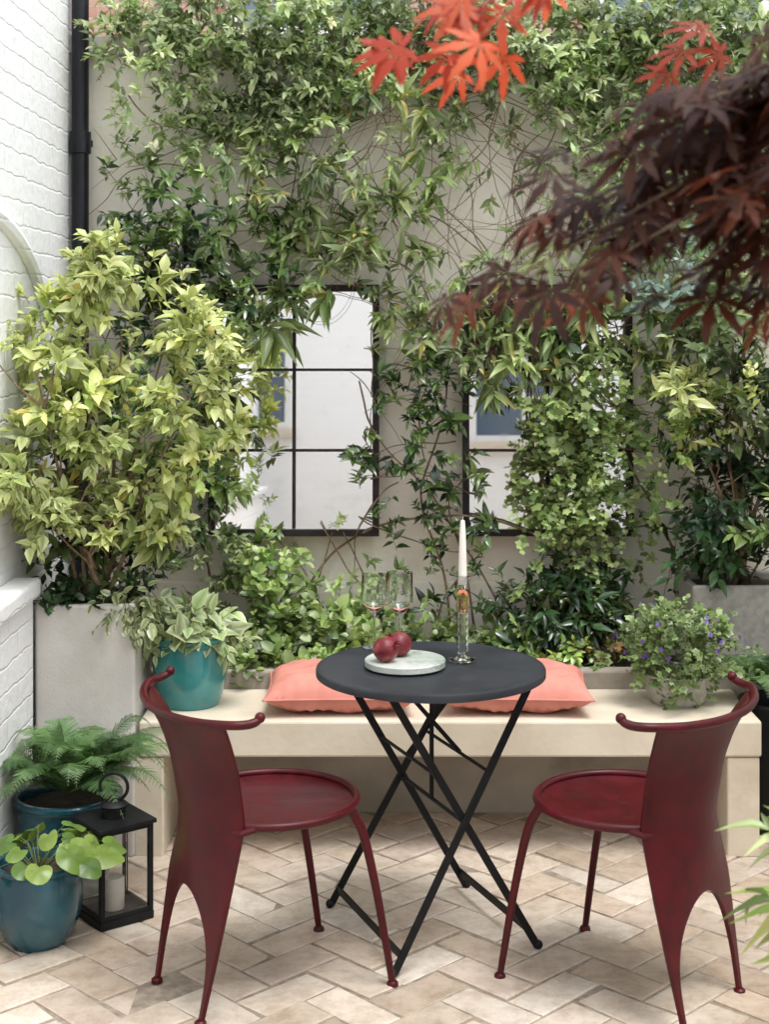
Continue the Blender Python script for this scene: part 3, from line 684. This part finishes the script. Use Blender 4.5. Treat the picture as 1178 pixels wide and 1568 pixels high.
for _ in range(60): vine((random.uniform(-.1,.8),random.uniform(2.1,2.65)),random.choice([-1.57,-1.2,-1.9])+random.gauss(0,.35),random.randint(8,22),.045,random.uniform(.0012,.0026),5.2)
mb.obj('vine_stems',M_bark,cl)
# ================================================================ CUSHIONS
def cushion(cx,cy,rz,w=.235,h=.185,t=.062):
    e=empty('coral_cushion',(cx,cy,.416+t*.92),rz); n=48; V=[];F=[]
    ph=random.random()*6
    def P(u,v,sg):
        x=w*u*(1-.05*(1-v*v)); y=h*v*(1-.05*(1-u*u)); k=max(0,(1-u**4)*(1-v**4))**.55
        wr=.005*math.sin(9*u+4*v+ph)*k+.004*math.sin(14*v-5*u)*k
        ed=max(abs(u),abs(v)); wr+=.0035*math.sin(38*(u if abs(v)>abs(u) else v)+ph)*math.exp(-((ed-.86)/.09)**2)
        z=sg*t*k*(1 if sg>0 else .92)+wr*sg
        if sg<0: z=max(z,-t*.92)
        return (x,y,z)
    for sg in(1,-1):
        o=len(V)
        for i in range(n+1):
            for j in range(n+1): V.append(P(-1+2*i/n,-1+2*j/n,sg))
        for i in range(n):
            for j in range(n):
                a=o+i*(n+1)+j; F.append((a,a+n+1,a+n+2,a+1) if sg>0 else(a,a+1,a+n+2,a+n+1))
    mesh('cushion_cover',V,F,M_coral,e,smooth=True,recalc=True,merge=True)
    mb=MB(); pp=[P(-1+2*i/20,-1,1) for i in range(20)]+[P(1,-1+2*i/20,1) for i in range(20)]+[P(1-2*i/20,1,1) for i in range(20)]+[P(-1,1-2*i/20,1) for i in range(21)]
    mb.tube(pp,.0035,6,cap=False); mb.obj('piping',M_coral,e)
cushion(-.165,4.68,.02); cushion(.395,4.68,-.03)
# ================================================================ TABLEWARE
def wineglass(x,y,h):
    e=empty('wine_glass',(x,y,Zt+.0005)); hb=h*.48
    mb=MB(); pr=[(1e-6,0),(.033,.0),(.034,.0015),(.014,.0045),(.0042,.010),(.0033,.02),(.0033,hb-.01),(.005,hb),(.024,hb+.014),(.0355,hb+.027),(.0375,hb+.040),(.0362,h-.001),(.0357,h),(.0345,h-.001),(.0357,hb+.040),(.0338,hb+.0282),(.0230,hb+.0158),(.003,hb+.0045),(1e-6,hb+.004)]
    mb.lathe(pr,0,0,48); mb.obj('glass_body',M_glass,e)
wineglass(-.048,4.12,.205); wineglass(.022,4.06,.222)
e=empty('candlestick',(.193,3.965,Zt+.0005))
mb=MB()
mb.lathe([(1e-6,0),(.036,0),(.037,.003),(.02,.007),(.0125,.012),(.012,.018),(1e-6,.018)],0,0,32); mb.obj('glass_foot',M_glass,e)
V=[];F=[];k=12
for i in range(41):
    z=.0182+.112*i/40
    for q in range(k):
        a=2*math.pi*q/k+i*.16; r=.0125+(.0028 if q%2 else -.0022); V.append((r*math.cos(a),r*math.sin(a),z))
for i in range(40):
    for q in range(k): F.append((i*k+q,i*k+(q+1)%k,(i+1)*k+(q+1)%k,(i+1)*k+q))
F+= [tuple(reversed(range(k))),tuple(range(40*k,41*k))]
mesh('twisted_stem',V,F,M_glass,e,smooth=True)
mb=MB(); mb.lathe([(1e-6,.1305),(.012,.131),(.0155,.14),(.0155,.188),(.013,.192),(1e-6,.1925)],0,0,24); mb.obj('amber_stem',M_amber,e)
mb=MB(); mb.lathe([(1e-6,.193),(.012,.1935),(.0145,.20),(.0145,.225),(.037,.232),(.038,.234),(.0365,.235),(.013,.229),(.0125,.206),(1e-6,.205)],0,0,32); mb.obj('glass_cup',M_glass,e)
mb=MB(); mb.lathe([(1e-6,.2055),(.0115,.206),(.0112,.26),(.0085,.345),(.006,.378),(1e-6,.381)],0,0,20); mb.tube([(0,0,.38),(.001,0,.39)],.0008,5); mb.obj('taper_candle',M_candle,e)
e=empty('marble_board',(.036,3.895,Zt+.0005)); mb=MB(); mb.lathe([(1e-6,0),(.104,0),(.108,.003),(.108,.017),(.105,.020),(1e-6,.020)],0,0,56); mb.obj('marble_disc',M_marble,e)
def pom(x,y,r,rx,rz_):
    e=empty('pomegranate',(x,y,Zt+.0205+r*.97)); e.rotation_euler=(rx,0,rz_)
    mb=MB(); pr=[]
    for i in range(17):
        a=math.pi*i/16; rr=r*math.sin(a)*(1+.03*math.cos(2*a)); pr.append((max(rr,1e-6),-r*.97*math.cos(a)))
    pr=pr[:-1]+[(r*.14,r*.97),(r*.17,r*1.08),(r*.26,r*1.28),(r*.22,r*1.27),(r*.10,r*1.05),(1e-6,r*1.0)]
    mb.lathe(pr,0,0,30); o=mb.obj('fruit',M_pom,e)
    for v in o.data.vertices:
        if v.co.z>r*1.2:
            a=math.atan2(v.co.y,v.co.x); v.co.z+=r*.12*math.cos(6*a)
        elif v.co.z<r:
            a=math.atan2(v.co.y,v.co.x); s_=1+.025*math.cos(6*a); v.co.x*=s_; v.co.y*=s_
pom(-.016,3.858,.034,1.1,.9); pom(.022,3.925,.033,.9,-1.2)
# ================================================================ JAPANESE MAPLE
mp=empty('japanese_maple_tree'); mb=MB()
tips=[(.17,2.00,1.70),(.25,1.92,1.70),(.33,2.05,1.70),(.42,1.95,1.72),(.26,2.1,1.79),(.27,2.0,1.86),(.36,1.95,1.92),(.45,2.0,1.97),(.50,1.9,1.82),(.38,2.1,1.84),(.56,2.0,1.9),(.50,2.05,1.70),(.53,1.95,2.0),(.58,2.05,2.02),(.47,2.08,1.90),(.57,1.95,1.68),(.54,2.0,1.78)]
otips=[(.05,2.1,2.04),(.12,2.0,2.03),(.17,2.02,2.05)]
tr=smoothpath([(1.0,1.95,0),(1.02,1.97,.6),(.97,1.95,1.2),(.95,1.95,1.75),(.9,1.95,2.4)],30); mb.tube(tr,list(np.linspace(.035,.012,len(tr))),10)
f=Fol(); fo=Fol()
for grp,ff,pal in((tips,f,[(.040,.015,.009),(.070,.023,.012),(.028,.011,.008),(.12,.036,.016),(.05,.018,.010)]),(otips,fo,[(.46,.085,.035),(.54,.12,.05),(.34,.05,.026)])):
    for tp in grp:
        tp=np.array(tp); st=np.array([.92,1.95,1.95 if grp is tips else 2.38]); m=(st+tp)/2+np.array([0,0,.08 if grp is tips else .12])+rng.normal(size=3)*.02
        P=smoothpath([st,m,tp],20); mb.tube(P,list(np.linspace(.006,.0012,len(P))),5)
        i0=9 if grp is tips else 18
        for i in range(i0,len(P)):
            for _k in range(2):
                q=P[i]; off=np.array([random.gauss(-.03,.035),random.gauss(0,.05),random.gauss(-.012,.02)])
                c=np.array([random.choice(pal)])*random.uniform(.7,1.4)
                d_=nrm(np.array([[random.gauss(-.75,.35),random.gauss(-.1,.5),random.gauss(-.45,.2)]])); pp=(q+off)[None]
                ff.add(T_m,pp,d_,np.array([[random.gauss(-.2,.35),random.gauss(-.35,.35),1.]]) if grp is tips else np.array([[random.gauss(0,.4),random.gauss(-.9,.4),.9]]),np.array([random.uniform(.055,.085)]),1.1,c)
                ff.stems(q[None],(q[None]+pp)/2+.003,pp,.0009,(.12,.03,.02))
f.obj('dark_leaves',M_maple,mp)
q=np.array([[.42,2.1,2.03],[.45,2.1,2.06],[.40,2.12,2.0],[.47,2.08,2.02]]); fo.add(T_m,q,np.array([[-.8,-.2,-.4],[-.9,0,.1],[-.6,-.3,-.6],[-.7,.2,-.2]]),np.array([[0,-.8,.8]]*4)+rn(4,.3),np.array([.06,.065,.05,.055]),1.1,np.array([[.30,.05,.025]]*4))
fo.obj('orange_leaves',M_maple,mp); mb.obj('trunk_and_branches',M_bark,mp)
e=empty('potted_bamboo'); pot(e,.86,2.45,0,.12,.16,.3,M_blue); trunks(e,(.86,2.45,.26),[(.80,2.45,.8),(.9,2.5,.95),(.72,2.4,.72),(.95,2.4,.8)],.005)
f=Fol(); blob(f,(.78,2.45,.70),(.13,.12,.16),36,6,.09,LIME+LIGHT,L=.1,tm=T_l2,wid=.2); f.obj('bamboo_leaves',M_leaf,e)
# ================================================================ LIGHT & CAMERA
sd=Vector((.22,-.25,.93)).normalized()
w=D.worlds.new('World'); S.world=w; w.use_nodes=True; nt=w.node_tree; bg=nt.nodes['Background']
sk=N(nt,'ShaderNodeTexSky'); sk.sky_type='NISHITA'; sk.sun_disc=False; sk.sun_elevation=math.asin(sd.z); sk.sun_rotation=math.atan2(sd.x,sd.y)
hs_=N(nt,'ShaderNodeHueSaturation'); hs_.inputs['Saturation'].default_value=.2; hs_.inputs['Value'].default_value=2.9; nt.links.new(sk.outputs[0],hs_.inputs['Color']); nt.links.new(hs_.outputs[0],bg.inputs['Color']); bg.inputs['Strength'].default_value=.15
l=D.lights.new('sun','SUN'); l.energy=2.6; l.angle=math.radians(24); l.color=(1,.975,.94); lo=link(D.objects.new('sun',l)); lo.rotation_euler=(-sd).to_track_quat('-Z','Y').to_euler(); lo.location=(0,0,8)
cam=D.cameras.new('camera'); co=link(D.objects.new('camera',cam)); co.location=(0,0,1.64); co.rotation_euler=(math.radians(90),0,0)
cam.sensor_width=36; cam.sensor_fit='AUTO'; cam.lens=36*2236/1568; cam.shift_y=-292/1568; cam.shift_x=-11/1568; cam.clip_start=.05; cam.clip_end=200
cam.dof.use_dof=True; cam.dof.focus_distance=4.1; cam.dof.aperture_fstop=4.5
S.camera=co
S.view_settings.view_transform='Standard'; S.view_settings.look='None'; S.view_settings.exposure=0
